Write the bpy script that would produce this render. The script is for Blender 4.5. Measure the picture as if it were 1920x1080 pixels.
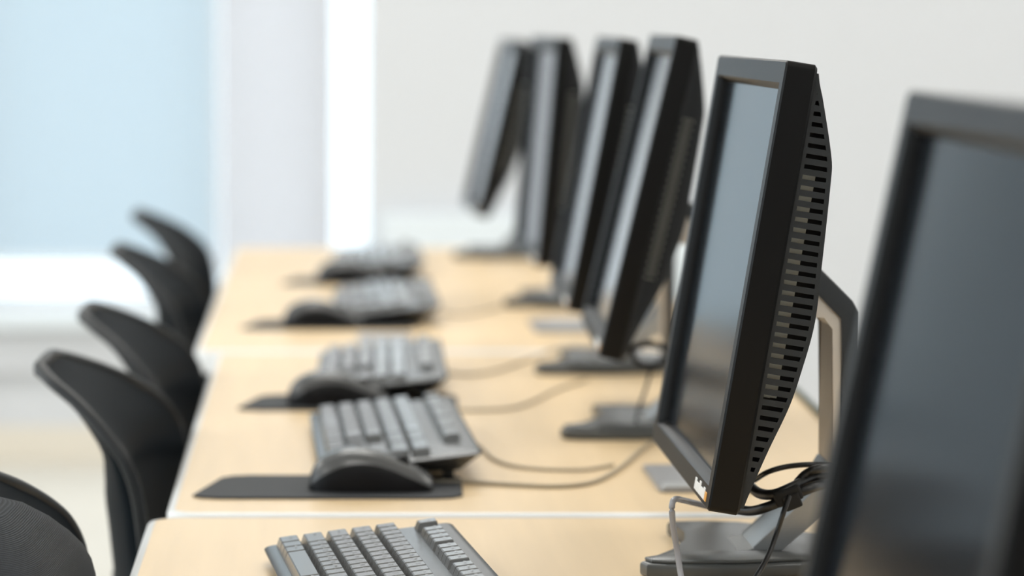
import bpy, bmesh, math, random
from mathutils import Vector, Matrix
random.seed(4)
for o in list(bpy.data.objects): bpy.data.objects.remove(o)
sc = bpy.context.scene
PI = math.pi

# ------------------------------------------------------------------ camera, sky, lights, exposure
T = 0.73                        # desk top height (m)
EYE = 0.431                     # lens height above the desk tops
FPX = 6000.0
PHI = math.atan((540 - 45) / FPX)
cam = bpy.data.cameras.new('camera'); camo = bpy.data.objects.new('camera', cam)
sc.collection.objects.link(camo); sc.camera = camo
camo.location = (0, 0, T + EYE)
camo.rotation_euler = (PI/2 - PHI, 0, 0)
cam.sensor_width = 36; cam.lens = FPX / 1920 * 36
cam.shift_x = (960 - 600) / 1920
cam.clip_start = 0.05; cam.clip_end = 100
cam.dof.use_dof = True; cam.dof.focus_distance = 2.38; cam.dof.aperture_fstop = 4.6

w = bpy.data.worlds.new('sky'); sc.world = w; w.use_nodes = True
bg = w.node_tree.nodes['Background']
bg.inputs[0].default_value = (0.90, 0.96, 1.0, 1); bg.inputs[1].default_value = 4.3

sc.view_settings.view_transform = 'Standard'; sc.view_settings.look = 'None'
sc.view_settings.gamma = 1; sc.view_settings.exposure = -1.15
try: sc.view_settings.use_curve_mapping = False
except Exception: pass

ROOM = dict(x0=-4.2, x1=3.4, y0=-2.6, y1=8.5, h=2.75)

def area(name, loc, rot, sx, sy, power, col):
    l = bpy.data.lights.new(name, 'AREA'); l.shape = 'RECTANGLE'; l.size = sx; l.size_y = sy
    l.energy = power; l.color = col
    o = bpy.data.objects.new(name, l); sc.collection.objects.link(o)
    o.location = loc; o.rotation_euler = rot
    return o
ADDED_LAMPS = [(x, y) for x in (-2.6, 0.0, 2.2) for y in (-1.2, 1.6, 4.4, 7.0)]  # lamps added above the view to brighten the room
for i, (x, y) in enumerate(ADDED_LAMPS):
    area('added_ceiling_fill', (x, y, ROOM['h'] - 0.06), (0, 0, 0), 1.15, 0.55, {-1.2: 8, 1.6: 26, 4.4: 42, 7.0: 42}[y], (1.0, 0.985, 0.95))
# fill lamp added at the unseen left window, in place of daylight
area('added_fill_left', (ROOM['x0'] + 0.12, 2.6, 1.55), (0, -PI/2, 0), 1.9, 8.0, 60, (0.90, 0.95, 1.0))

# ------------------------------------------------------------------ materials
def mat(name, col, rough=0.5, metal=0.0, spec=0.5, noise=None, bump=None, trans=None, coat=0.0):
    m = bpy.data.materials.new(name); m.use_nodes = True
    nt = m.node_tree; b = nt.nodes['Principled BSDF']
    b.inputs['Base Color'].default_value = (*col, 1); b.inputs['Roughness'].default_value = rough
    b.inputs['Metallic'].default_value = metal
    b.inputs['Specular IOR Level'].default_value = spec
    b.inputs['Coat Weight'].default_value = coat
    if noise or bump:
        tc = nt.nodes.new('ShaderNodeTexCoord')
    if noise:
        sx, amt, det = noise
        mp = nt.nodes.new('ShaderNodeMapping'); mp.inputs['Scale'].default_value = sx
        n = nt.nodes.new('ShaderNodeTexNoise'); n.inputs['Scale'].default_value = 1; n.inputs['Detail'].default_value = det
        r = nt.nodes.new('ShaderNodeMapRange'); r.inputs['From Min'].default_value = .3; r.inputs['From Max'].default_value = .7
        r.inputs['To Min'].default_value = 1 - amt; r.inputs['To Max'].default_value = 1 + amt
        mx = nt.nodes.new('ShaderNodeVectorMath'); mx.operation = 'SCALE'; mx.inputs[0].default_value = col
        nt.links.new(tc.outputs['Object'], mp.inputs[0]); nt.links.new(mp.outputs[0], n.inputs['Vector'])
        nt.links.new(n.outputs[0], r.inputs[0]); nt.links.new(r.outputs[0], mx.inputs['Scale'])
        nt.links.new(mx.outputs[0], b.inputs['Base Color'])
    if bump:
        sc_, st, dist = bump
        n = nt.nodes.new('ShaderNodeTexNoise'); n.inputs['Scale'].default_value = sc_; n.inputs['Detail'].default_value = 3
        bp = nt.nodes.new('ShaderNodeBump'); bp.inputs['Strength'].default_value = st; bp.inputs['Distance'].default_value = dist
        nt.links.new(tc.outputs['Object'], n.inputs['Vector']); nt.links.new(n.outputs[0], bp.inputs['Height'])
        nt.links.new(bp.outputs[0], b.inputs['Normal'])
    return m
def emis(name, col, s):
    m = bpy.data.materials.new(name); m.use_nodes = True; nt = m.node_tree
    b = nt.nodes['Principled BSDF']; b.inputs['Base Color'].default_value = (*col, 1)
    b.inputs['Emission Color'].default_value = (*col, 1); b.inputs['Emission Strength'].default_value = s
    return m

M = dict(
    wood=mat('maple laminate', (0.83, 0.62, 0.37), .34, noise=((60, 3.5, 10), .035, 5), spec=.45),
    edge=mat('white edge band', (0.86, 0.86, 0.85), .28),
    leg=mat('grey steel', (0.55, 0.56, 0.58), .35, .6),
    bezel=mat('black monitor plastic', (0.004, 0.004, 0.004), .36, spec=.2, bump=(900, .06, .0004)),
    shell=mat('charcoal rear plastic', (0.022, 0.025, 0.028), .45, spec=.35, bump=(900, .08, .0004)),
    screen=mat('dark screen panel', (0.004, 0.006, 0.009), .13, spec=.5),
    inner=mat('black vent interior', (0.004, 0.004, 0.004), .6),
    chassis=mat('zinc inner chassis', (0.58, 0.56, 0.47), .35, .3),
    silver=mat('silver painted metal', (0.46, 0.47, 0.47), .36, .35),
    cream=mat('silver aluminium with wood reflection tint', (0.80, 0.74, 0.67), .38, .2),  # silver metal; the warm reflection of the wood is put into its colour
    sgrey=mat('grey stand plastic', (0.075, 0.08, 0.08), .25),
    dark=mat('dark stand plastic', (0.03, 0.034, 0.038), .33),
    logo=mat('white logo print', (1.0, 1.0, 0.98), .3),
    orange=mat('orange logo print', (0.85, 0.42, 0.08), .4),
    kcase=mat('black keyboard plastic', (0.085, 0.09, 0.095), .26),
    key=mat('black keycap plastic', (0.15, 0.15, 0.148), .2),
    legend=mat('white key legend', (0.75, 0.75, 0.75), .5),
    mtop=mat('satin mouse top', (0.09, 0.092, 0.095), .24),
    mbody=mat('black mouse body', (0.004, 0.004, 0.005), .4, spec=.2),
    pad=mat('charcoal foam pad', (0.030, 0.033, 0.038), .75, bump=(1400, .25, .0005)),
    padbase=mat('black pad rubber', (0.012, 0.012, 0.013), .8),
    cable=mat('black cable', (0.012, 0.012, 0.012), .35),
    gcable=mat('grey cable', (0.30, 0.30, 0.32), .25),
    tcable=mat('taupe cable', (0.32, 0.27, 0.19), .5),
    tie=mat('black hook and loop tie', (0.010, 0.010, 0.010), .8),
    chair=mat('black chair plastic', (0.004, 0.007, 0.010), .62, spec=.2, bump=(700, .12, .0005)),
    rim=mat('black chair edge trim', (0.008, 0.010, 0.012), .4, spec=.35),
    fabric=None,
    seat=mat('black seat fabric', (0.02, 0.022, 0.026), .9, bump=(800, .3, .001)),
    chrome=mat('polished steel', (0.7, 0.7, 0.7), .2, .9),
    wall=mat('warm white paint', (0.70, 0.715, 0.74), .85, noise=((.7, .7, .7), .012, 2)),
    ceilm=mat('ceiling tile', (0.82, 0.82, 0.81), .9),
    floor=mat('pale cream vinyl floor', (0.74, 0.70, 0.62), .45, noise=((1.2, 1.2, 1.2), .06, 3)),
    base=mat('beige baseboard', (0.80, 0.74, 0.64), .5),
    frame=mat('white window frame', (0.86, 0.88, 0.90), .35),
    panel=mat('white convector panel', (0.76, 0.77, 0.80), .5),
    rail=mat('white blind rail', (0.80, 0.86, 0.90), .4),
    plate=mat('grey cover plate', (0.33, 0.33, 0.34), .30, .2),
    lampglass=emis('added lamp diffuser', (1.0, 0.97, 0.92), 2.2),  # glow of the added ceiling panels
    lampframe=mat('white lamp frame', (0.8, 0.8, 0.8), .4),
)
M['screen'].node_tree.nodes['Principled BSDF'].inputs['IOR'].default_value = 1.3
M['chair'].node_tree.nodes['Principled BSDF'].inputs['IOR'].default_value = 1.25
M['key'].node_tree.nodes['Principled BSDF'].inputs['IOR'].default_value = 1.75
# woven back cushion fabric: fine ribs
def ribbed():
    m = mat('ribbed charcoal weave', (0.028, 0.033, 0.040), .85); nt = m.node_tree; b = nt.nodes['Principled BSDF']
    tc = nt.nodes.new('ShaderNodeTexCoord'); wv = nt.nodes.new('ShaderNodeTexWave')
    wv.wave_type = 'BANDS'; wv.bands_direction = 'Z'; wv.inputs['Scale'].default_value = 330; wv.inputs['Distortion'].default_value = 1.2
    wv.inputs['Detail'].default_value = 2; wv.inputs['Detail Scale'].default_value = 6
    bp = nt.nodes.new('ShaderNodeBump'); bp.inputs['Strength'].default_value = .8; bp.inputs['Distance'].default_value = .0012
    nt.links.new(tc.outputs['Object'], wv.inputs[0]); nt.links.new(wv.outputs[1], bp.inputs['Height']); nt.links.new(bp.outputs[0], b.inputs['Normal'])
    cr = nt.nodes.new('ShaderNodeMapRange'); cr.inputs['To Min'].default_value = .6; cr.inputs['To Max'].default_value = 1.5
    vm = nt.nodes.new('ShaderNodeVectorMath'); vm.operation = 'SCALE'; vm.inputs[0].default_value = (0.028, 0.033, 0.040)
    nt.links.new(wv.outputs[1], cr.inputs[0]); nt.links.new(cr.outputs[0], vm.inputs['Scale']); nt.links.new(vm.outputs[0], b.inputs['Base Color'])
    return m
M['fabric'] = ribbed()
# blind slats let daylight through
def slatmat(name, col, tr):
    m = bpy.data.materials.new(name); m.use_nodes = True; nt = m.node_tree
    nt.nodes.remove(nt.nodes['Principled BSDF'])
    d = nt.nodes.new('ShaderNodeBsdfDiffuse'); d.inputs[0].default_value = (*col, 1)
    t = nt.nodes.new('ShaderNodeBsdfTranslucent'); t.inputs[0].default_value = (*col, 1)
    mx = nt.nodes.new('ShaderNodeMixShader'); mx.inputs[0].default_value = tr
    nt.links.new(d.outputs[0], mx.inputs[1]); nt.links.new(t.outputs[0], mx.inputs[2])
    nt.links.new(mx.outputs[0], nt.nodes['Material Output'].inputs[0])
    return m
M['slat'] = slatmat('pale blue blind slat', (0.74, 0.80, 0.835), .28)
M['slat2'] = slatmat('white blind slat', (0.82, 0.81, 0.82), .20)
g = bpy.data.materials.new('window glass'); g.use_nodes = True; nt = g.node_tree; nt.nodes.remove(nt.nodes['Principled BSDF'])
tb = nt.nodes.new('ShaderNodeBsdfTransparent'); tb.inputs[0].default_value = (.94, .98, 1, 1)
gb = nt.nodes.new('ShaderNodeBsdfGlossy'); gb.inputs['Roughness'].default_value = .02
mx = nt.nodes.new('ShaderNodeMixShader'); mx.inputs[0].default_value = .05
nt.links.new(tb.outputs[0], mx.inputs[1]); nt.links.new(gb.outputs[0], mx.inputs[2]); nt.links.new(mx.outputs[0], nt.nodes['Material Output'].inputs[0])
M['glass'] = g

# ------------------------------------------------------------------ helpers
def link(o): sc.collection.objects.link(o); return o
def obj(name, bm, m, parent=None, loc=None, rot=None, smooth=None):
    bmesh.ops.recalc_face_normals(bm, faces=bm.faces)
    me = bpy.data.meshes.new(name); bm.to_mesh(me); bm.free()
    me.materials.append(m)
    if smooth is not None:
        for p in me.polygons: p.use_smooth = True
        try: me.set_sharp_from_angle(angle=math.radians(smooth))
        except Exception: pass
    o = link(bpy.data.objects.new(name, me))
    if parent: o.parent = parent
    if loc: o.location = loc
    if rot: o.rotation_euler = rot
    return o
def tag(o, label, cat, group=None, kind=None):
    o['label'] = label; o['category'] = cat
    if group: o['group'] = group
    if kind: o['kind'] = kind
    return o
def thing(name, label, cat, loc, rz=0, group=None):
    o = link(bpy.data.objects.new(name, None)); o.empty_display_size = .05
    o.location = loc; o.rotation_euler = (0, 0, rz)
    return tag(o, label, cat, group)
def struct(o): o['kind'] = 'structure'; return o
def dup(root, name, label, loc, rz=0, group=None):
    def rec(src, par):
        c = src.copy(); link(c); c.parent = par
        for ch in list(src.children): rec(ch, c)
        return c
    r = root.copy(); link(r); r.location = loc; r.rotation_euler = (0, 0, rz)
    for ch in list(root.children): rec(ch, r)
    r['label'] = label
    if group: r['group'] = group
    return r
def box(bm, x0, x1, y0, y1, z0, z1, bev=0, seg=2):
    v = [bm.verts.new((x, y, z)) for x in (x0, x1) for y in (y0, y1) for z in (z0, z1)]
    fs = [bm.faces.new([v[i] for i in q]) for q in ((0, 1, 3, 2), (4, 6, 7, 5), (0, 4, 5, 1), (2, 3, 7, 6), (0, 2, 6, 4), (1, 5, 7, 3))]
    if bev:
        es = list({e for f in fs for e in f.edges})
        bmesh.ops.bevel(bm, geom=es, offset=bev, segments=seg, profile=.5, affect='EDGES')
    return bm
def bx(*a, **k): return box(bmesh.new(), *a, **k)
def prism(bm, pts, z0, z1, bev=0, seg=2, axis='z'):
    """pts: 2-D outline; extruded along axis"""
    def P(a, b, c): return (a, b, c) if axis == 'z' else (a, c, b)   # axis y: outline in x,z
    lo = [bm.verts.new(P(x, y, z0)) for x, y in pts]; hi = [bm.verts.new(P(x, y, z1)) for x, y in pts]
    n = len(pts)
    f1 = bm.faces.new(lo[::-1]); f2 = bm.faces.new(hi)
    for i in range(n): bm.faces.new([lo[i], lo[(i+1) % n], hi[(i+1) % n], hi[i]])
    if bev:
        bmesh.ops.bevel(bm, geom=list(set(f1.edges) | set(f2.edges)), offset=bev, segments=seg, profile=.5, affect='EDGES')
    return bm
def rrect(x0, x1, y0, y1, r, n=5):
    out = []
    for cx, cy, a0 in ((x1-r, y1-r, 0), (x0+r, y1-r, 90), (x0+r, y0+r, 180), (x1-r, y0+r, 270)):
        for i in range(n+1):
            a = math.radians(a0 + 90*i/n); out.append((cx + r*math.cos(a), cy + r*math.sin(a)))
    return out
def smoothpath(pts, n=6):
    P = [Vector(p) for p in pts]
    P = [2*P[0]-P[1]] + P + [2*P[-1]-P[-2]]; out = []
    for i in range(1, len(P)-2):
        for k in range(n):
            t = k/n; a, b, c, d = P[i-1], P[i], P[i+1], P[i+2]
            out.append(.5*((2*b) + (c-a)*t + (2*a-5*b+4*c-d)*t*t + (3*b-a-3*c+d)*t**3))
    out.append(P[-2]); return out
def tube(bm, pts, r, seg=10, smooth=True, close=True):
    P = smoothpath(pts) if smooth and len(pts) > 2 else [Vector(p) for p in pts]
    rings = []
    up = Vector((0, 0, 1))
    for i, p in enumerate(P):
        d = (P[min(i+1, len(P)-1)] - P[max(i-1, 0)]).normalized()
        a = d.cross(up)
        if a.length < .05: a = d.cross(Vector((1, 0, 0)))
        a.normalize(); b = d.cross(a).normalized()
        rr = r(i/(len(P)-1)) if callable(r) else r
        rings.append([bm.verts.new(p + (a*math.cos(t) + b*math.sin(t))*rr) for t in [2*PI*k/seg for k in range(seg)]])
    for q in range(len(rings)-1):
        for k in range(seg):
            bm.faces.new([rings[q][k], rings[q][(k+1) % seg], rings[q+1][(k+1) % seg], rings[q+1][k]])
    if close: bm.faces.new(rings[0][::-1]); bm.faces.new(rings[-1])
    return bm
def grid(bm, F, nu, nv, closeu=False):
    V = [[bm.verts.new(F(i/(nu if closeu else nu-1), j/(nv-1))) for j in range(nv)] for i in range(nu)]
    for i in range(nu if closeu else nu-1):
        for j in range(nv-1):
            bm.faces.new([V[i][j], V[(i+1) % nu][j], V[(i+1) % nu][j+1], V[i][j+1]])
    return V
def interp(tab, x):
    if x <= tab[0][0]: return tab[0][1]
    for (a, b), (c, d) in zip(tab, tab[1:]):
        if x <= c: return b + (d-b)*(x-a)/(c-a)
    return tab[-1][1]
def sinterp(tab, x):
    """smooth interpolation (Catmull-Rom on a table sorted by x)"""
    if x <= tab[0][0]: return tab[0][1]
    if x >= tab[-1][0]: return tab[-1][1]
    for i in range(len(tab)-1):
        if x <= tab[i+1][0]:
            x0, y0 = tab[i]; x1, y1 = tab[i+1]; h = x1-x0
            m0 = (y1-(tab[i-1][1] if i else y0))/(x1-(tab[i-1][0] if i else x0-1e-9) ) if i else (y1-y0)/h
            m1 = (tab[i+2][1]-y0)/(tab[i+2][0]-x0) if i+2 < len(tab) else (y1-y0)/h
            t = (x-x0)/h
            return (2*t**3-3*t*t+1)*y0 + (t**3-2*t*t+t)*h*m0 + (-2*t**3+3*t*t)*y1 + (t**3-t*t)*h*m1
# survey points of the place, given as bearing from the tripod (px, py) and height above the desk or distance
def on_desk(px, py, z=0.0):
    a = (px-600)/FPX; b = (540-py)/FPX
    Y = math.cos(PHI) + math.sin(PHI)*b; Z = -math.sin(PHI) + math.cos(PHI)*b
    t = (z-EYE)/Z
    return (a*t, Y*t, T+z)
def at_depth(px, py, y):
    a = (px-600)/FPX; b = (540-py)/FPX
    Y = math.cos(PHI) + math.sin(PHI)*b; Z = -math.sin(PHI) + math.cos(PHI)*b
    t = y/Y
    return (a*t, y, T+EYE+Z*t)

# ------------------------------------------------------------------ room shell
R = ROOM; th = .15
def slab(name, boxes, m):
    bm = bmesh.new()
    for b in boxes: box(bm, *b)
    return struct(obj(name, bm, m))
slab('floor', [(R['x0']-th, R['x1']+th, R['y0']-th, R['y1']+th, -th, 0)], M['floor'])
slab('ceiling', [(R['x0']-th, R['x1']+th, R['y0']-th, R['y1']+th, R['h'], R['h']+th)], M['ceilm'])
slab('wall_right', [(R['x1'], R['x1']+th, R['y0'], R['y1'], 0, R['h'])], M['wall'])
slab('wall_front', [(R['x0'], R['x1'], R['y0']-th, R['y0'], 0, R['h'])], M['wall'])
WX0, WX1, WZ0, WZ1 = -.935, 0.127, 0.403, 2.5          # far window opening
y1 = R['y1']
slab('wall_back', [(R['x0'], WX0, y1, y1+th, 0, R['h']), (WX1, R['x1'], y1, y1+th, 0, R['h']),
                   (WX0, WX1, y1, y1+th, 0, WZ0), (WX0, WX1, y1, y1+th, WZ1, R['h'])], M['wall'])
LW = (-1.6, 7.6)                                       # left window opening along y, added out of view to light the room
slab('wall_left', [(R['x0']-th, R['x0'], R['y0'], LW[0], 0, R['h']), (R['x0']-th, R['x0'], LW[1], R['y1'], 0, R['h']),
                   (R['x0']-th, R['x0'], LW[0], LW[1], 0, .6), (R['x0']-th, R['x0'], LW[0], LW[1], 2.5, R['h'])], M['wall'])
bm = bmesh.new()
for x in (WX0, -.290, .012): box(bm, x, x+.022, y1+.03, y1+.09, WZ0, WZ1)
box(bm, WX0, WX1, y1+.03, y1+.09, WZ0, WZ0+.03); box(bm, WX0, WX1, y1+.03, y1+.09, WZ1-.04, WZ1)
wf = struct(obj('window_1', bm, M['frame']))
obj('pane', bx(WX0+.01, WX1-.002, y1+.055, y1+.061, WZ0+.01, WZ1-.01), M['glass'], wf)
bm = bmesh.new()
for y in (LW[0], .6, 3.0, 5.3, LW[1]-.05): box(bm, R['x0']-.09, R['x0']-.03, y, y+.05, .6, 2.5)
box(bm, R['x0']-.09, R['x0']-.03, LW[0], LW[1], .6, .65); box(bm, R['x0']-.09, R['x0']-.03, LW[0], LW[1], 2.45, 2.5)
wl = struct(obj('added_window', bm, M['frame']))  # unseen window, added to let light into the room
obj('pane', bx(R['x0']-.062, R['x0']-.056, LW[0]+.02, LW[1]-.02, .62, 2.48), M['glass'], wl)
struct(obj('trim_1', bx(WX0-.06, WX1+.02, y1-.10, y1+.02, WZ0-.045, WZ0, bev=.006), M['rail']))
struct(obj('trim_2', bx(WX0-.05, WX1, y1-.03, y1-.001, .235, WZ0-.05, bev=.004), M['panel']))
struct(obj('trim_3', bx(.16, 1.15, y1-.06, y1-.001, .10, .66, bev=.006), M['rail']))
dr = struct(obj('added_door', bx(-1.92, -1.0, y1-.045, y1-.001, .005, 2.12, bev=.003), mat('added door slate blue', (.22, .27, .32), .5)))  # unseen door, added to darken the reflection in the nearest screen
obj('added_door_frame', box(box(bx(-2.0, -1.925, y1-.06, y1-.001, 0, 2.2), -.995, -.94, y1-.06, y1-.001, 0, 2.2), -1.925, -.995, y1-.06, y1-.001, 2.125, 2.2), M['frame'], dr)
obj('added_door_handle', tube(bmesh.new(), [(-1.80, y1-.045, 1.0), (-1.80, y1-.09, 1.0), (-1.69, y1-.09, 1.0)], .009, 10, False), M['chrome'], dr)
struct(obj('baseboard_back', bx(-.93, R['x1']-.001, y1-.015, y1-.001, 0, .09, bev=.003), M['base']))
struct(obj('baseboard_right', bx(R['x1']-.015, R['x1']-.001, R['y0']+.01, y1-.02, 0, .09, bev=.003), M['base']))
# blinds
def blind(label, x0, x1, z0, z1, m, tilt):
    t = thing('window_blind', label, 'blind', ((x0+x1)/2, y1-.0, z0), 0, 'venetian blinds at the far window')
    hw = (x1-x0)/2; bm = bmesh.new(); p = .021; n = int((z1-z0-.06)/p); c, s = math.cos(tilt)*.0125, math.sin(tilt)*.0125
    for i in range(n):
        z = .03 + i*p
        v = [bm.verts.new((sx*hw, -.015+sg*c, z+sg*s)) for sx, sg in ((-1, -1), (1, -1), (1, 1), (-1, 1))]
        bm.faces.new(v)
    r = bmesh.ops.solidify(bm, geom=bm.faces[:], thickness=.0006)
    obj('slats', bm, m, t)
    obj('bottom_rail', bx(-hw, hw, -.027, -.003, 0, .018, bev=.003), M['rail'], t)
    obj('head_rail', bx(-hw, hw, -.035, .005, z1-z0-.04, z1-z0, bev=.003), M['rail'], t)
    for k in (-.7, .7):
        obj('lift_cord', tube(bmesh.new(), [(k*hw, -.029, .01), (k*hw, -.029, z1-z0-.02)], .0008, 6, False), M['rail'], t)
    return t
blind('pale blue venetian blind at the far left window, lowered almost to the sill', -.925, -.285, .53, 2.49, M['slat'], math.radians(62))
blind('narrow whitish venetian blind between the blue blind and the bright bare window strip', -.262, .026, .50, 2.49, M['slat2'], math.radians(66))
# ceiling panels around the lamps, added out of view to light the room
for i, (x, y) in enumerate(ADDED_LAMPS):
    t = thing('added_ceiling_light', 'added white rectangular ceiling light panel, out of view, to light the computer room', 'ceiling light', (x, y, R['h']), 0, 'added ceiling light panels')
    bm = bmesh.new()
    for b in ((-.62, .62, -.32, -.29), (-.62, .62, .29, .32)): box(bm, b[0], b[1], b[2], b[3], -.05, 0)
    for b in ((-.62, -.59), (.59, .62)): box(bm, b[0], b[1], -.29, .29, -.05, 0)
    obj('frame', bm, M['lampframe'], t)
    obj('diffuser', bx(-.59, .59, -.29, .29, -.03, -.02), M['lampglass'], t)

# ------------------------------------------------------------------ desks
def desk(label, x0, x1, ya, yb, dz, plate=None):
    t = thing('desk', label, 'desk', ((x0+x1)/2, (ya+yb)/2, 0), 0, 'maple topped desks set end to end')
    hx, hy = (x1-x0)/2, (yb-ya)/2; z = T+dz; e = .007
    obj('tabletop', prism(bmesh.new(), rrect(-hx+e, hx-e, -hy+e, hy-e, .022), z-.03, z), M['wood'], t)
    bm = bmesh.new(); o_ = rrect(-hx, hx, -hy, hy, .028); i_ = rrect(-hx+e, hx-e, -hy+e, hy-e, .0215); n = len(o_)
    prof = [(0, -.031), (1, -.029), (1, -.003), (.75, -.0006), (0, .0004)]      # share towards outer edge, height
    rings = [[bm.verts.new((i_[k][0]+(o_[k][0]-i_[k][0])*a, i_[k][1]+(o_[k][1]-i_[k][1])*a, z+b)) for k in range(n)] for a, b in prof]
    for q in range(len(rings)):
        A, B = rings[q], rings[(q+1) % len(rings)]
        for k in range(n): bm.faces.new([A[k], A[(k+1) % n], B[(k+1) % n], B[k]])
    obj('edge_banding', bm, M['edge'], t, smooth=50)
    for sx in (-1, 1):
        for sy in (-1, 1):
            l = obj('leg', bx(-.022, .022, -.022, .022, .012, z-.031, bev=.004), M['leg'], t, loc=(sx*(hx-.12), sy*(hy-.10), 0))
            obj('foot', tube(bmesh.new(), [(0, 0, 0), (0, 0, .012)], .02, 16, False), M['dark'], l)
    bm = bmesh.new()
    for sy in (-1, 1): box(bm, -hx+.12, hx-.12, sy*(hy-.10)-.015, sy*(hy-.10)+.015, z-.071, z-.031)
    box(bm, hx-.135, hx-.105, -hy+.1, hy-.1, z-.071, z-.031)
    obj('apron', bm, M['leg'], t)
    return t
DY = {1: (1.27, 2.782), 2: (2.788, 4.175), 3: (4.181, 6.13)}
desk('maple topped desk nearest the camera, carrying the sharp black keyboard', -.150, .56, *DY[1], 0)
desk('maple topped desk in the middle of the row, beyond the white seam', -.136, .56, *DY[2], 0.0015)
desk('maple topped desk at the far end of the row', -.165, .56, *DY[3], 0.003)
DZ = lambda y: 0 if y < 2.785 else (.0015 if y < 4.178 else .003)

# ------------------------------------------------------------------ monitors
MW, MH, MT = .41, .34, .024
def bezel_mesh():
    bm = bmesh.new(); b = .018; rec = .009; ins = .004
    O = rrect(-MW/2, MW/2, 0, MH, .005, 4); n = len(O)
    def ring(outl, x): return [bm.verts.new((x, p, q)) for p, q in outl]
    def insr(d, r): return rrect(-MW/2+d, MW/2-d, d, MH-d, max(r, .0008), 4)
    rs = [ring(insr(.002, .004), MT), ring(O, MT-.002), ring(O, .0015), ring(insr(.0015, .004), 0),
          ring(insr(b-.001, .001), 0), ring(insr(b, .001), .001), ring(insr(b+ins, .001), rec), ring(insr(b+ins, .001), rec+.008)]
    for A, B in zip(rs, rs[1:]):
        for k in range(n): bm.faces.new([A[k], A[(k+1) % n], B[(k+1) % n], B[k]])
    bm.faces.new(rs[0]); bm.faces.new(rs[-1][::-1])
    return bm
PROF = [(0, .0015), (.013, .004), (.05, .013), (.086, .023), (.11, .027), (.15, .031), (.19, .029), (.256, .0245), (.272, .0225), (.316, .008), (.33, .0025), (.34, .001)]
def depth(h): return sinterp(PROF, h)
SW = MW/2 - .004
def back_mesh():
    bm = bmesh.new()
    us = [-1, -.99, -.96, -.9, -.7, -.4, 0, .4, .7, .9, .96, .99, 1]
    add = lambda u: .005*max(0, 1-abs(u)**4)
    hs = [.006+i*(.328/40) for i in range(41)]
    V = [[bm.verts.new((MT+depth(h)+add(u)*min(1, depth(h)/.02), u*SW, h)) for u in us] for h in hs]
    for i in range(len(hs)-1):
        for j in range(len(us)-1): bm.faces.new([V[i][j], V[i][j+1], V[i+1][j+1], V[i+1][j]])
    # top and bottom closings back to the frame
    for row in (V[0], V[-1]):
        lo = [bm.verts.new((MT-.001, v.co.y, v.co.z)) for v in row]
        for j in range(len(us)-1): bm.faces.new([row[j], row[j+1], lo[j+1], lo[j]])
    return bm
def grille_mesh(sy):
    """ribbed side wall of the rear shell with open slots"""
    bm = bmesh.new(); y0 = sy*SW; y1_ = sy*(SW-.0015); pitch = .0079
    def quad(h0, h1, fa, fb):
        # between front share fa and rear share fb of the wall depth, absolute mm margins
        def X(h, f): return MT-.0005 + f(depth(h)+.0005)
        pts = [(X(h0, fa), h0), (X(h0, fb), h0), (X(h1, fb), h1), (X(h1, fa), h1)]
        A = [bm.verts.new((x, y0, z)) for x, z in pts]; B = [bm.verts.new((x, y1_, z)) for x, z in pts]
        bm.faces.new(A); bm.faces.new(B[::-1])
        for k in range(4): bm.faces.new([A[k], A[(k+1) % 4], B[(k+1) % 4], B[k]])
    zero = lambda d: 0; full = lambda d: d; fr = lambda d: min(d, .0035); re = lambda d: max(d-.0035, min(d, .0035))
    h = .006
    while h < .334:
        h1 = min(h+pitch, .334)
        if .022 < h < .315:
            quad(h, h+.0046, zero, full)
            quad(h+.0046, h1, zero, fr); quad(h+.0046, h1, re, full)
        else: quad(h, h1, zero, full)
        h = h1
    return bm
def chassis_mesh(side):
    bm = bmesh.new()
    for sy in (side,):
        box(bm, MT+.001, MT+.0095, sy*(SW-.014)-.003, sy*(SW-.014)+.003, .09, .262)
        box(bm, MT+.009, MT+.015, sy*(SW-.0165)-.001, sy*(SW-.0165)+.001, .09, .262)
    return bm
def inner_mesh(side):
    bm = bmesh.new()
    hs = [.02+i*.02 for i in range(16)]
    for sy in (side,):
        A = [bm.verts.new((MT+.0005, sy*(SW-.022), h)) for h in hs]; B = [bm.verts.new((MT+max(.001, depth(h)), sy*(SW-.022), h)) for h in hs]
        for i in range(len(hs)-1): bm.faces.new([A[i], B[i], B[i+1], A[i+1]])
    return bm
def base_mesh():
    pts = [(-.038, -.085), (-.034, -.098), (-.02, -.104), (.04, -.103), (.115, -.085), (.14, -.055), (.145, 0), (.135, .04), (.105, .062),
           (.088, .098), (.066, .116), (.035, .120), (.006, .119), (.004, .112), (.016, .06), (.012, .02), (-.004, -.03), (-.022, -.058)]
    bm = prism(bmesh.new(), pts, 0, .0115, bev=.003, seg=3)
    return bm
def rib_mesh():      # raised near foot
    return prism(bmesh.new(), [(-.034, -.082), (-.030, -.095), (-.018, -.1), (.04, -.099), (.105, -.082), (.11, -.06), (.06, -.052), (0, -.052)], .0112, .0145, bev=.0015, seg=3)
def ramp_mesh():
    bm = bmesh.new()
    prism(bm, [(.045, .0115), (.058, .013), (.11, .062), (.118, .08), (.126, .08), (.126, .055), (.118, .044), (.08, .0115)], -.036, .036, bev=.0015, axis='y')
    return bm
def column_mesh():
    bm = bmesh.new()
    prism(bm, [(.046, .230), (.096, .230), (.126, .199), (.126, .04), (.1195, .04), (.1195, .190), (.112, .2), (.046, .2)], -.037, .037, bev=.0015, axis='y')
    return bm
def cover_mesh():
    bm = bmesh.new()
    prism(bm, [(.046, .2315), (.096, .2315), (.1275, .199), (.1275, .0115), (.139, .0115), (.139, .203), (.134, .212), (.107, .239), (.098, .2425), (.046, .2425)], -.039, .039, bev=.003, axis='y')
    return bm
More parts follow.
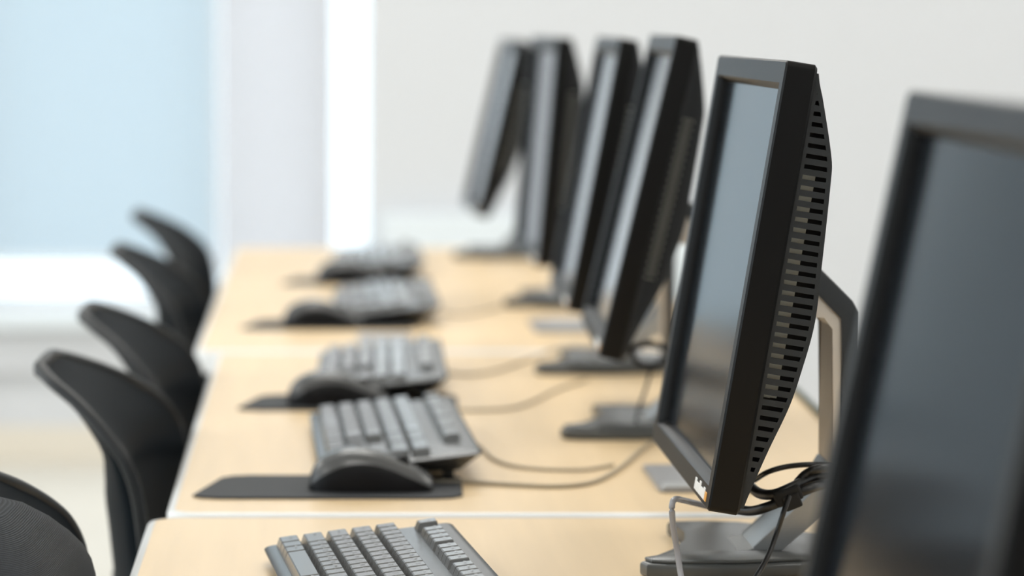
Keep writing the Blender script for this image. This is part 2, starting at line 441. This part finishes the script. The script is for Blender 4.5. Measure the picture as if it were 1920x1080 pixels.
def mount_mesh():
    return prism(bmesh.new(), rrect(-.055, .055, .180, .265, .01), .0, .001)  # replaced below
def build_monitor(label, loc, yaw, Z, tilt, dy):
    t = thing('computer_monitor', label, 'monitor', loc, yaw, 'computer monitors along the desks')
    hd = obj('frame', bezel_mesh(), M['bezel'], t, (0, dy, Z), (0, tilt, 0), smooth=35)
    obj('screen', bx(.0085, .0095, -MW/2+.021, MW/2-.021, .021, MH-.021), M['screen'], hd)
    obj('rear_shell', back_mesh(), M['shell'], hd, smooth=40)
    for s in (-1, 1): obj('vent_grille', grille_mesh(s), M['shell'], hd)
    for s in (-1, 1):
        obj('inner_chassis', chassis_mesh(s), M['chassis'], hd)['label'] = 'pale metal chassis seen through the slots'
        obj('inner_baffle', inner_mesh(s), M['inner'], hd)
    # printed maker's mark at the near lower corner: blurred white characters and an orange dot
    bm = bmesh.new(); y = -.176
    for k, (wd, ht) in enumerate(((.0085, .009), (.0075, .007), (.007, .007), (.0085, .010), (.0075, .007), (.007, .007), (.0085, .009))):
        box(bm, -.0007, .0004, y, y+wd, .0045, .0045+ht, bev=.0003); y += wd+.0012
    obj('logo', bm, M['logo'], hd)['label'] = 'small white printed logo'
    obj('logo_mark', bx(-.0007, .0004, -.187, -.178, .0045, .0115, bev=.0003), M['orange'], hd)
    obj('hinge_block', bx(MT+.012, MT+.042, -.05, .05, .125, .19, bev=.004), M['dark'], hd)
    obj('base_plate', base_mesh(), M['sgrey'], t, smooth=30)
    obj('base_foot', rib_mesh(), M['sgrey'], t, smooth=30)
    obj('stand_ramp', ramp_mesh(), M['silver'], t, smooth=30)
    obj('column', column_mesh(), M['cream'], t, smooth=30)['label'] = 'silver inner face of the bent column, reflected wood put into its colour'
    obj('column_cover', cover_mesh(), M['dark'], t, smooth=30)
    return t
def copy_monitor(src, label, loc, yaw, Z, tilt, dy, s=1):
    r = dup(src, '', label, loc, yaw)
    for c in r.children:
        if c.name.startswith('frame'): c.location = (0, dy, Z); c.rotation_euler = (0, tilt, 0)
    r.scale = (s, s, s)
    return r
D = math.radians
m1 = build_monitor('black monitor in sharp focus, its slotted side turned to the camera', (.289, 2.567, T), D(-.1), .069, D(9.3), 0)
mons = [
    ('large blurred black monitor cropped by the right edge of the picture', (.238, 1.465, T), 0, .064, D(11.6), 0, 1),
    ('black monitor directly behind the sharp one, ring of cable behind its foot', (.291, 3.389, T), D(-2.1), .087, D(13.2), .10, 1),
    ('third black monitor beyond the sharp one in the row, leaning back', (.304, 4.006, T), D(-1.0), .079, D(10.6), .10, 1),
    ('black monitor standing nearly upright, last but one in the row', (.315, 4.927, T), D(1.5), .070, D(4.8), 0, 1),
    ('most blurred black monitor at the far end of the row', (.278, 5.93, T), D(1.2), .086, D(13.2), .04, .96)]
for a in mons:
    l, p, *r = a; copy_monitor(m1, l, (p[0], p[1], T+DZ(p[1])), *r)

# ------------------------------------------------------------------ keyboards
KL, KD = .445, .152
def kz(x, z): return z + .013 + (x+KD/2)*.115       # deck slopes up to the rear
def kcase():
    bm = bmesh.new()
    lev = [(.020, None, 1), (.0, -.0025, 0), (.0, -.0012, 0), (.002, .0, 0), (.006, .0008, 0)]
    rings = []
    for ins, z, _ in lev:
        o_ = rrect(-KD/2+ins*.7, KD/2-ins*.9, -KL/2+ins, KL/2-ins, .008, 4)
        rings.append([bm.verts.new((x, y, kz(x, z) if z is not None else .004+(x+KD/2)*.05)) for x, y in o_])
    n = len(rings[0])
    for A, B in zip(rings, rings[1:]):
        for k in range(n): bm.faces.new([A[k], A[(k+1) % n], B[(k+1) % n], B[k]])
    bm.faces.new(rings[0][::-1]); bm.faces.new(rings[-1])
    return bm
def kfeet():
    bm = bmesh.new()
    for s in (-1, 1):
        box(bm, KD/2-.034, KD/2-.024, s*.17-.014, s*.17+.014, 0, .0105)
        box(bm, -KD/2+.012, -KD/2+.022, s*.17-.012, s*.17+.012, 0, .006)
    return bm
U = .0186
def keycap(bm, u0, u1, xc, dx=.0185, ht=.0082, stag=0):
    """u0,u1 in key units from the left end of the keyboard"""
    ya = KL/2-.014-u0*U-.0006; yb = KL/2-.014-u1*U+.0006
    xa, xb = xc-dx/2+.0007, xc+dx/2-.0002
    ix0, ix1, iy = .0026, .0012, .0014
    lo = [(xa, yb), (xb, yb), (xb, ya), (xa, ya)]
    hi = [(xa+ix0, yb+iy), (xb-ix1, yb+iy), (xb-ix1, ya-iy), (xa+ix0, ya-iy)]
    L = [bm.verts.new((x, y, kz(x, .0006))) for x, y in lo]
    m_ = [bm.verts.new((x*.9+hx*.1 if 0 else hx+(x-hx)*.12, hy+(y-hy)*.12, kz(hx, ht-.0006))) for (x, y), (hx, hy) in zip(lo, hi)]
    H = [bm.verts.new((hx+(.0006 if i in (0, 3) else -.0006), hy+(.0006 if i in (0, 1) else -.0006), kz(hx, ht))) for i, (hx, hy) in enumerate(hi)]
    for A, B in ((L, m_), (m_, H)):
        for k in range(4): bm.faces.new([A[k], A[(k+1) % 4], B[(k+1) % 4], B[k]])
    bm.faces.new(H)
    return ((xa+ix0+xb-ix1)/2, (ya+yb)/2, kz((xa+xb)/2, ht))
RX = [-.0585, -.0390, -.0195, 0.0, .0195, .0525]     # row centres, space row first
def layout():
    rows = []
    rows.append((RX[0], [(0, 1.5, 'Ctrl'), (1.5, 2.75, ''), (2.75, 4, 'Alt'), (4, 10, ''), (10, 11.25, 'Alt'), (11.25, 12.25, ''), (12.25, 13.5, ''), (13.5, 15, 'Ctrl'), (15.4, 16.4, '<'), (16.4, 17.4, 'v'), (17.4, 18.4, '>')]))
    r = [(0, 2.25, 'Shift')]; u = 2.25
    for c in 'ZXCVBNM,./': r.append((u, u+1, c)); u += 1
    r += [(u, 15, 'Shift'), (16.4, 17.4, '^')]; rows.append((RX[1], r))
    r = [(0, 1.75, 'Caps')]; u = 1.75
    for c in "ASDFGHJKL;'": r.append((u, u+1, c)); u += 1
    r += [(u, 15, 'Enter')]; rows.append((RX[2], r))
    r = [(0, 1.5, 'Tab')]; u = 1.5
    for c in 'QWERTYUIOP[]': r.append((u, u+1, c)); u += 1
    r += [(u, 15, '\\'), (15.4, 16.4, 'Del'), (16.4, 17.4, 'End'), (17.4, 18.4, 'PgDn')]; rows.append((RX[3], r))
    r = []; u = 0
    for c in '`1234567890-=': r.append((u, u+1, c)); u += 1
    r += [(13, 15, 'Bksp'), (15.4, 16.4, 'Ins'), (16.4, 17.4, 'Home'), (17.4, 18.4, 'PgUp')]; rows.append((RX[4], r))
    r = [(0, 1, 'Esc')]; n = 1
    for st in (2, 6.5, 11):
        for i in range(4): r.append((st+i, st+i+1, 'F%d' % n)); n += 1
    r += [(15.4, 16.4, ''), (16.4, 17.4, ''), (17.4, 18.4, '')]; rows.append((RX[5], r))
    return rows
def numpad(bm):
    for i, x in enumerate(RX[:5]):
        for u in (18.8, 19.8, 20.8):
            if i == 0 and u == 19.8: continue
            keycap(bm, u, u+(2 if i == 0 and u == 18.8 else 1), x)
    keycap(bm, 21.8, 22.4, (RX[0]+RX[1])/2, .038); keycap(bm, 21.8, 22.4, (RX[2]+RX[3])/2, .038); keycap(bm, 21.8, 22.4, RX[4])
    return bm
_fonts = {}
def legend_mesh(ch):
    if ch in _fonts: return _fonts[ch]
    c = bpy.data.curves.new('legend', 'FONT'); c.body = ch; c.size = .0052 if len(ch) == 1 else .0030
    c.align_x = 'LEFT'; c.extrude = .00005
    o = link(bpy.data.objects.new('legend_tmp', c)); dg = bpy.context.evaluated_depsgraph_get()
    me = bpy.data.meshes.new_from_object(o.evaluated_get(dg)); me.materials.clear(); me.materials.append(M['legend'])
    bpy.data.objects.remove(o); _fonts[ch] = me
    return me
KG = 'black computer keyboards on the desks'
def keyboard_detailed(label, loc, rz):
    t = thing('computer_keyboard', label, 'keyboard', loc, rz, KG)
    obj('case', kcase(), M['kcase'], t, smooth=30); obj('feet', kfeet(), M['dark'], t)
    for x, r in layout():
        for u0, u1, ch in r:
            bm = bmesh.new(); c = keycap(bm, u0, u1, x, ht=.0082 if x < .04 else .0075)
            k = obj('key', bm, M['key'], t)
            if ch:
                l = link(bpy.data.objects.new('legend', legend_mesh(ch))); l.parent = k
                ya = KL/2-.014-u0*U-.0045
                l.location = (x+.0012, ya, c[2]+.00025+.0006)
                l.rotation_euler = (0, -math.atan(.115), -PI/2)
                l['label'] = 'white key legend'
    obj('number_pad', numpad(bmesh.new()), M['key'], t)
    return t
def keyboard_rows(label, loc, rz):
    t = thing('computer_keyboard', label, 'keyboard', loc, rz, KG)
    obj('case', kcase(), M['kcase'], t, smooth=30); obj('feet', kfeet(), M['dark'], t)
    for x, r in layout():
        for nm, part in (('key_row', [k for k in r if k[0] < 15.2]), ('navigation_keys', [k for k in r if k[0] > 15.2])):
            if not part: continue
            bm = bmesh.new()
            for u0, u1, ch in part: keycap(bm, u0, u1, x)
            obj(nm, bm, M['key'], t)
    obj('number_pad', numpad(bmesh.new()), M['key'], t)
    return t
keyboard_detailed('sharp black keyboard with readable rows of keys, cropped by the bottom edge', (.052, 2.332, T), D(5.6))
k2 = keyboard_rows('black keyboard right behind the nearest mouse', (.070, 3.178, T+.0035), D(1.4))
for lb, p, rz in (('blurred black keyboard on the middle desk behind the second mouse', (.073, 3.82, T+.0035), -1.0),
                  ('blurred black keyboard on the far desk, the nearer of its two', (.096, 4.735, T+.005), 0),
                  ('most distant and most blurred black keyboard on the far desk', (.100, 5.56, T+.005), 0)):
    dup(k2, '', lb, p, D(rz))

# ------------------------------------------------------------------ mice, pads
ML = .114
HT = [(0, .008), (.04, .020), (.12, .029), (.28, .036), (.42, .0365), (.6, .032), (.8, .0225), (.94, .014), (1, .009)]
WD = [(0, .016), (.04, .022), (.15, .028), (.35, .031), (.6, .029), (.85, .028), (.96, .025), (1, .020)]
def mpoint(t, a, off=0):
    h = sinterp(HT, t)+off; wd = sinterp(WD, t)+off
    c, s = math.cos(a), math.sin(a); p = .62
    return ((t-.5)*ML, wd*math.copysign(abs(c)**p, c), h*abs(s)**.8)
def mouse_body():
    bm = bmesh.new(); n = 26; k = 20
    rings = [[bm.verts.new(mpoint(i/n, PI*j/k)) for j in range(k+1)] for i in range(n+1)]
    for i in range(n):
        for j in range(k): bm.faces.new([rings[i][j], rings[i][j+1], rings[i+1][j+1], rings[i+1][j]])
        bm.faces.new([rings[i][0], rings[i+1][0], rings[i+1][k], rings[i][k]])
    bm.faces.new(rings[0]); bm.faces.new(rings[n][::-1])
    return bm
def mouse_top():
    bm = bmesh.new(); n = 26; k = 14
    def amin(t): return D(14 + 26*math.sin(PI*min(1, max(0, (t-.02)/.98)))**.8)
    V = []
    for i in range(n+1):
        t = i/n; a0 = amin(t); row = []
        for j in range(k+1):
            p = mpoint(.01+.98*t, a0+(PI-2*a0)*j/k, .0009); row.append(bm.verts.new((p[0]*1.006, p[1], p[2])))
        V.append(row)
    for i in range(n):
        for j in range(k): bm.faces.new([V[i][j], V[i][j+1], V[i+1][j+1], V[i+1][j]])
    return bm
def wheel_mesh():
    bm = bmesh.new(); ya, yb = -.0035, .0035; c = (.028, .0215)
    tube(bm, [(c[0], ya, c[1]), (c[0], yb, c[1])], .0085, 20, False)
    return bm
mg = 'black computer mice on their pads'
mouse = thing('computer_mouse', 'black computer mouse nearest the camera, on the large grey pad', 'mouse', (.047, 2.932, T+.0038), D(-2), mg)
obj('body', mouse_body(), M['mbody'], mouse, smooth=60); obj('top_shell', mouse_top(), M['mtop'], mouse, smooth=60)
obj('scroll_wheel', wheel_mesh(), M['mbody'], mouse, smooth=40)
obj('button_seam', bx(.018, .052, -.0006, .0006, .016, .0175), M['mbody'], mouse)
for lb, p, rz in (('black computer mouse in front of the keyboard on the middle desk, second from the camera', (.020, 3.590, T+.0038), 1),
                  ('blurred black computer mouse on the far desk, in front of its nearer keyboard', (.004, 4.515, T+.0053), 0),
                  ('most blurred black computer mouse, at the farthest keyboard', (.050, 5.29, T+.0053), 0)):
    dup(mouse, '', lb, p, D(rz))
def pad_outline():
    return [(-.125, -.060), (-.118, -.070), (-.10, -.076), (.095, -.076), (.112, -.071), (.121, -.060), (.1245, .045), (.121, .058), (.110, .067), (-.075, .069), (-.092, .064), (-.102, .052)]
pad = thing('mouse_pad', 'grey mouse pad with cut corners under the nearest mouse', 'mouse pad', (.009, 2.950, T+.0019), 0, 'grey mouse pads')
obj('cloth_top', prism(bmesh.new(), pad_outline(), .0008, .0018, bev=.0003), M['pad'], pad)
obj('rubber_base', prism(bmesh.new(), pad_outline(), 0, .0008), M['padbase'], pad)
for lb, p in (('grey mouse pad on the middle desk under the second mouse', (.033, 3.615, T+.0019)),
              ('blurred dark mouse pad on the far desk under the third mouse', (.013, 4.545, T+.0034)),
              ('faint blurred mouse pad on the far desk under the farthest mouse', (.060, 5.32, T+.0034))):
    dup(pad, '', lb, p, 0)

# ------------------------------------------------------------------ flat grey plates
def plate(label, x0, x1, ya, yb, z):
    t = thing('cover_plate', label, 'cover plate', ((x0+x1)/2, (ya+yb)/2, z), 0, 'flat grey cover plates on the desks')
    hx, hy = (x1-x0)/2, (yb-ya)/2
    obj('plate', prism(bmesh.new(), rrect(-hx, hx, -hy, hy, .006), 0, .004, bev=.0012), M['plate'], t)
    obj('lip', bx(-hx+.004, hx-.004, -hy+.002, -hy+.03, .0038, .0055, bev=.0006), M['silver'], t)
    return t
plate('flat grey plate on the middle desk just left of the sharp monitor foot', .312, .40, 2.915, 3.075, T+.002)
plate('blurred flat grey plate on the far desk beyond the second monitor', .30, .385, 4.42, 4.60, T+.0035)
t = thing('grey_card', 'small blurred grey card at the near end of the far desk behind a keyboard', 'card', (.088, 4.335, T+.0035), 0)
obj('sheet', prism(bmesh.new(), rrect(-.036, .036, -.055, .055, .005), 0, .003, bev=.0008), M['plate'], t)

# ------------------------------------------------------------------ cables
def cable(name, label, pts, r, m, group=None):
    return tag(obj(name, tube(bmesh.new(), pts, r, 10), m, smooth=60), label, 'cable', group)
rr = .0015
def desk_path(L, z=rr): return [on_desk(x, y, z+.002) for x, y in L]
cable('keyboard_cable', 'thin black cable running from the keyboard behind the nearest mouse', desk_path([(884, 826), (905, 842), (925, 860), (960, 873), (1020, 880), (1090, 881), (1128, 876), (1150, 872)]), rr, M['tcable'])
cable('mouse_cable', 'thin black cable running from the nearest mouse to the monitor foot', desk_path([(812, 903), (880, 904), (960, 909), (1040, 912), (1100, 907), (1140, 892), (1175, 868), (1210, 838), (1250, 815)]), .0019, M['tcable'])
cable('keyboard_cable', 'faint blurred cable curving right from the keyboard on the middle desk', desk_path([(840, 700), (880, 702), (930, 695), (985, 676), (1030, 660), (1080, 650)]), rr, M['tcable'])
cable('mouse_cable', 'faint blurred cable curving right from the second mouse', desk_path([(680, 760), (840, 768), (900, 769), (960, 765), (1005, 750), (1045, 730), (1100, 712)]), rr, M['tcable'])
cable('keyboard_cable', 'faint blurred cable lying behind the third keyboard', desk_path([(830, 588), (870, 590), (920, 580), (980, 560)], .003), rr, M['tcable'])
Yc = 2.50
def hang(L): return [at_depth(x, y, d) for x, y, d in L]
cable('monitor_cable', 'thick black video cable sagging behind the sharp monitor', hang([(1400, 905, 2.50), (1422, 924, 2.48), (1450, 927, 2.46), (1485, 914, 2.46), (1525, 893, 2.48), (1590, 880, 2.5), (1600, 840, 2.58)]), .0042, M['cable'])
cable('monitor_cable', 'lower thick black power cable held by the cable tie', hang([(1380, 955, 2.50), (1410, 958, 2.48), (1440, 950, 2.46), (1475, 935, 2.46), (1520, 915, 2.46), (1560, 905, 2.5), (1610, 895, 2.56)]), .0040, M['cable'])
cable('monitor_cable', 'slim black cable arching above the thick ones behind the sharp monitor', hang([(1415, 900, 2.52), (1440, 885, 2.5), (1475, 875, 2.5), (1520, 871, 2.5), (1570, 874, 2.52), (1600, 890, 2.56)]), .0022, M['cable'])
cable('monitor_cable', 'short black cable bulging above the tied bundle', hang([(1495, 905, 2.47), (1512, 888, 2.47), (1535, 879, 2.47), (1575, 878, 2.49)]), .0035, M['cable'])
t = thing('cable_tie', 'black hook and loop strap around the cables behind the sharp monitor', 'cable tie', at_depth(1476, 928, 2.46))
bm = bx(-.011, .011, -.008, .008, -.006, .006, bev=.002); bmesh.ops.rotate(bm, verts=bm.verts, cent=(0, 0, 0), matrix=Matrix.Rotation(D(-22), 3, 'Y')); obj('strap', bm, M['tie'], t)
bm = bx(-.006, .008, -.009, .007, -.011, .001, bev=.0015); bmesh.ops.rotate(bm, verts=bm.verts, cent=(0, 0, 0), matrix=Matrix.Rotation(D(-22), 3, 'Y')); obj('tail', bm, M['tie'], t)
cable('audio_cable', 'black thin cable dropping from the cable tie to the desk', hang([(1480, 930, 2.445), (1470, 958, 2.44), (1456, 1000, 2.44), (1440, 1042, 2.43), (1420, 1078, 2.42), (1395, 1110, 2.40), (1370, 1125, 2.38)]), .0021, M['cable'])
cable('audio_cable', 'shiny grey cable looping down in front of the sharp monitor foot', hang([(1330, 950, 2.52), (1302, 943, 2.50), (1281, 938, 2.47), (1266, 936, 2.44), (1260, 948, 2.43), (1262, 985, 2.43), (1270, 1035, 2.43), (1278, 1085, 2.42), (1290, 1120, 2.40)]), .0024, M['gcable'])
cable('monitor_cable', 'blurred black cable ring behind the second monitor foot', hang([(1165, 672, 3.45), (1180, 655, 3.42), (1215, 645, 3.4), (1245, 652, 3.4), (1252, 668, 3.4), (1238, 682, 3.4), (1210, 685, 3.4), (1190, 672, 3.4), (1184, 655, 3.42)]), .0036, M['cable'])
cable('monitor_cable', 'thin blurred cable hanging from the second monitor', hang([(1222, 690, 3.4), (1212, 725, 3.38), (1198, 765, 3.35), (1190, 800, 3.34)]), .0017, M['cable'])
cable('power_cord', 'dark green power cord slanting down behind the sharp monitor', [on_desk(x, y, .0032+.002) for x, y in [(1470, 712), (1500, 738), (1520, 757), (1545, 782), (1590, 830)]], .0032, mat('dark green cord', (.02, .045, .02), .5))

# ------------------------------------------------------------------ chairs
# backrest: height above floor -> how far it leans back (x)
XP = [(.44, .055), (.50, .030), (.58, .012), (.65, .004), (.695, -.001), (.73, -.007), (.757, -.018), (.78, -.038), (.80, -.060), (.815, -.083), (.830, -.110)]
HW = .21
def halfw(z):
    if z > .74: 
        q = (z-.74)/.112; return HW*max(0, 1-.42*q**2.5)
    if z < .55: return HW*(1-.35*((.55-z)/.11)**2)
    return HW
def shellx(z, u): return sinterp(XP, z) - .030*(1-abs(u)**2.2)*max(0, min(1, (.83-z)/.12))
def drop(us, z): return (.017+.014*us+.020*us*us)*max(0, (z-.68)/.17)
def backrest_mesh():
    bm = bmesh.new(); nz, nu = 34, 24
    def thick(z): return .012 + .014*max(0, min(1, (.84-z)/.10))
    F = [[None]*(nu+1) for _ in range(nz+1)]; B = [[None]*(nu+1) for _ in range(nz+1)]
    for i in range(nz+1):
        z = .44+(.85-.44)*i/nz
        for j in range(nu+1):
            u = -1+2*j/nu; us = math.sin(u*PI/2)*.35+u*.65
            y = us*halfw(z); zz = z - drop(us, z)
            x = shellx(zz, us); e = 1-abs(us)**6
            F[i][j] = bm.verts.new((x, y, zz)); B[i][j] = bm.verts.new((x-thick(z)*(.62+.38*e), y*.975, zz-.004))
    for i in range(nz):
        for j in range(nu):
            bm.faces.new([F[i][j], F[i][j+1], F[i+1][j+1], F[i+1][j]]); bm.faces.new([B[i][j+1], B[i][j], B[i+1][j], B[i+1][j+1]])
    for i in range(nz):
        for j in (0, nu): bm.faces.new([F[i][j], F[i+1][j], B[i+1][j], B[i][j]])
    for j in range(nu):
        for i in (0, nz): bm.faces.new([F[i][j], F[i][j+1], B[i][j+1], B[i][j]])
    return bm
def rim_mesh():
    """rolled edge along the backrest outline"""
    pts = []
    n = 22
    for i in range(n+1):
        z = .46+(.843-.46)*i/n; pts.append((shellx(z-drop(-1, z), 1)-.004, -halfw(z), z-drop(-1, z)))
    top = []
    for k in range(1, 12):
        us = -1+2*k/12; top.append((shellx(.85-drop(us, .85), us)-.004, us*halfw(.85), .85-drop(us, .85)))
    right = [(shellx(.46+(.843-.46)*i/n-drop(1, .46+(.843-.46)*i/n), 1)-.004, halfw(.46+(.843-.46)*i/n), .46+(.843-.46)*i/n-drop(1, .46+(.843-.46)*i/n)) for i in range(n, -1, -1)]
    return tube(bmesh.new(), pts+top+right, .0062, 10)
def cushion_mesh():
    bm = bmesh.new(); nz, nu = 26, 22; z0, z1 = .48, .812; hw = .172
    def P(i, j, f):
        q = i/nz; z = z0+(z1-z0)*q; u = -1+2*j/nu
        wd = hw*(1-.55*max(0, (q-.72)/.28)**2.2)*(1-.25*max(0, (.15-q)/.15)**2)
        e = (1-abs(u)**4)*(1-abs(2*q-1)**8)
        zz = z-.018*abs(u)**3*q
        xb = shellx(z, u*.8)+.006
        return (xb + (.042*max(0, e)**.5 if f else 0), u*wd-.030, zz)
    A = [[bm.verts.new(P(i, j, 1)) for j in range(nu+1)] for i in range(nz+1)]
    B = [[bm.verts.new(P(i, j, 0)) for j in range(nu+1)] for i in range(nz+1)]
    for i in range(nz):
        for j in range(nu):
            bm.faces.new([A[i][j], A[i][j+1], A[i+1][j+1], A[i+1][j]]); bm.faces.new([B[i][j+1], B[i][j], B[i+1][j], B[i+1][j+1]])
    bmesh.ops.remove_doubles(bm, verts=bm.verts, dist=.0003)
    return bm
def seat_mesh():
    bm = prism(bmesh.new(), rrect(.0, .40, -.19, .19, .07, 8), .435, .485, bev=.016, seg=4); return bm
CG = 'black office chairs pushed up to the desks'
def build_chair(label, loc, rz=0):
    t = thing('office_chair', label, 'chair', loc, rz, CG)
    obj('backrest', backrest_mesh(), M['chair'], t, smooth=50)
    obj('backrest_rim', rim_mesh(), M['rim'], t, smooth=60)
    obj('seat', seat_mesh(), M['seat'], t, smooth=40)
    bm = bmesh.new(); prism(bm, [(-.055, .62), (-.035, .62), (-.01, .46), (.02, .43), (.2, .43), (.2, .405), (.0, .405), (-.035, .44)], -.03, .03, bev=.004, axis='y')
    obj('back_bracket', bm, M['dark'], t)
    obj('gas_column', tube(bmesh.new(), [(.2, 0, .09), (.2, 0, .41)], .025, 20, False), M['chrome'], t, smooth=40)
    for k in range(5):
        a = 2*PI*k/5+.3; c, s = math.cos(a), math.sin(a)
        l = obj('base_leg', tube(bmesh.new(), [(0, 0, .10), (.12*c, .12*s, .095), (.235*c, .235*s, .075)], lambda q: .022-.008*q, 10, True), M['dark'], t, loc=(.2, 0, 0), smooth=60)
        obj('caster', tube(bmesh.new(), [(.235*c-.012*s, .235*s+.012*c, .028), (.235*c+.012*s, .235*s-.012*c, .028)], .028, 16, False), M['dark'], l, smooth=40)
    return t
ch = build_chair('black office chair with a smooth curled-back top, beside the nearest mouse pad', (-.150, 3.16, 0), D(-3))
for lb, p, rz in (('black office chair between the nearest full chair and the far pair', (-.150, 3.72, 0), -3),
                  ('blurred black office chair, second from the far end of the row', (-.180, 4.73, 0), -3),
                  ('most distant and most blurred black office chair', (-.200, 5.60, 0), -3)):
    dup(ch, '', lb, p, D(rz))
c0 = dup(ch, '', 'black office chair cut by the lower left corner, with a ribbed back cushion', (-.198, 2.40, 0), D(-3))
obj('back_cushion', cushion_mesh(), M['fabric'], c0, smooth=60)['label'] = 'ribbed woven charcoal cushion on the front of the backrest'
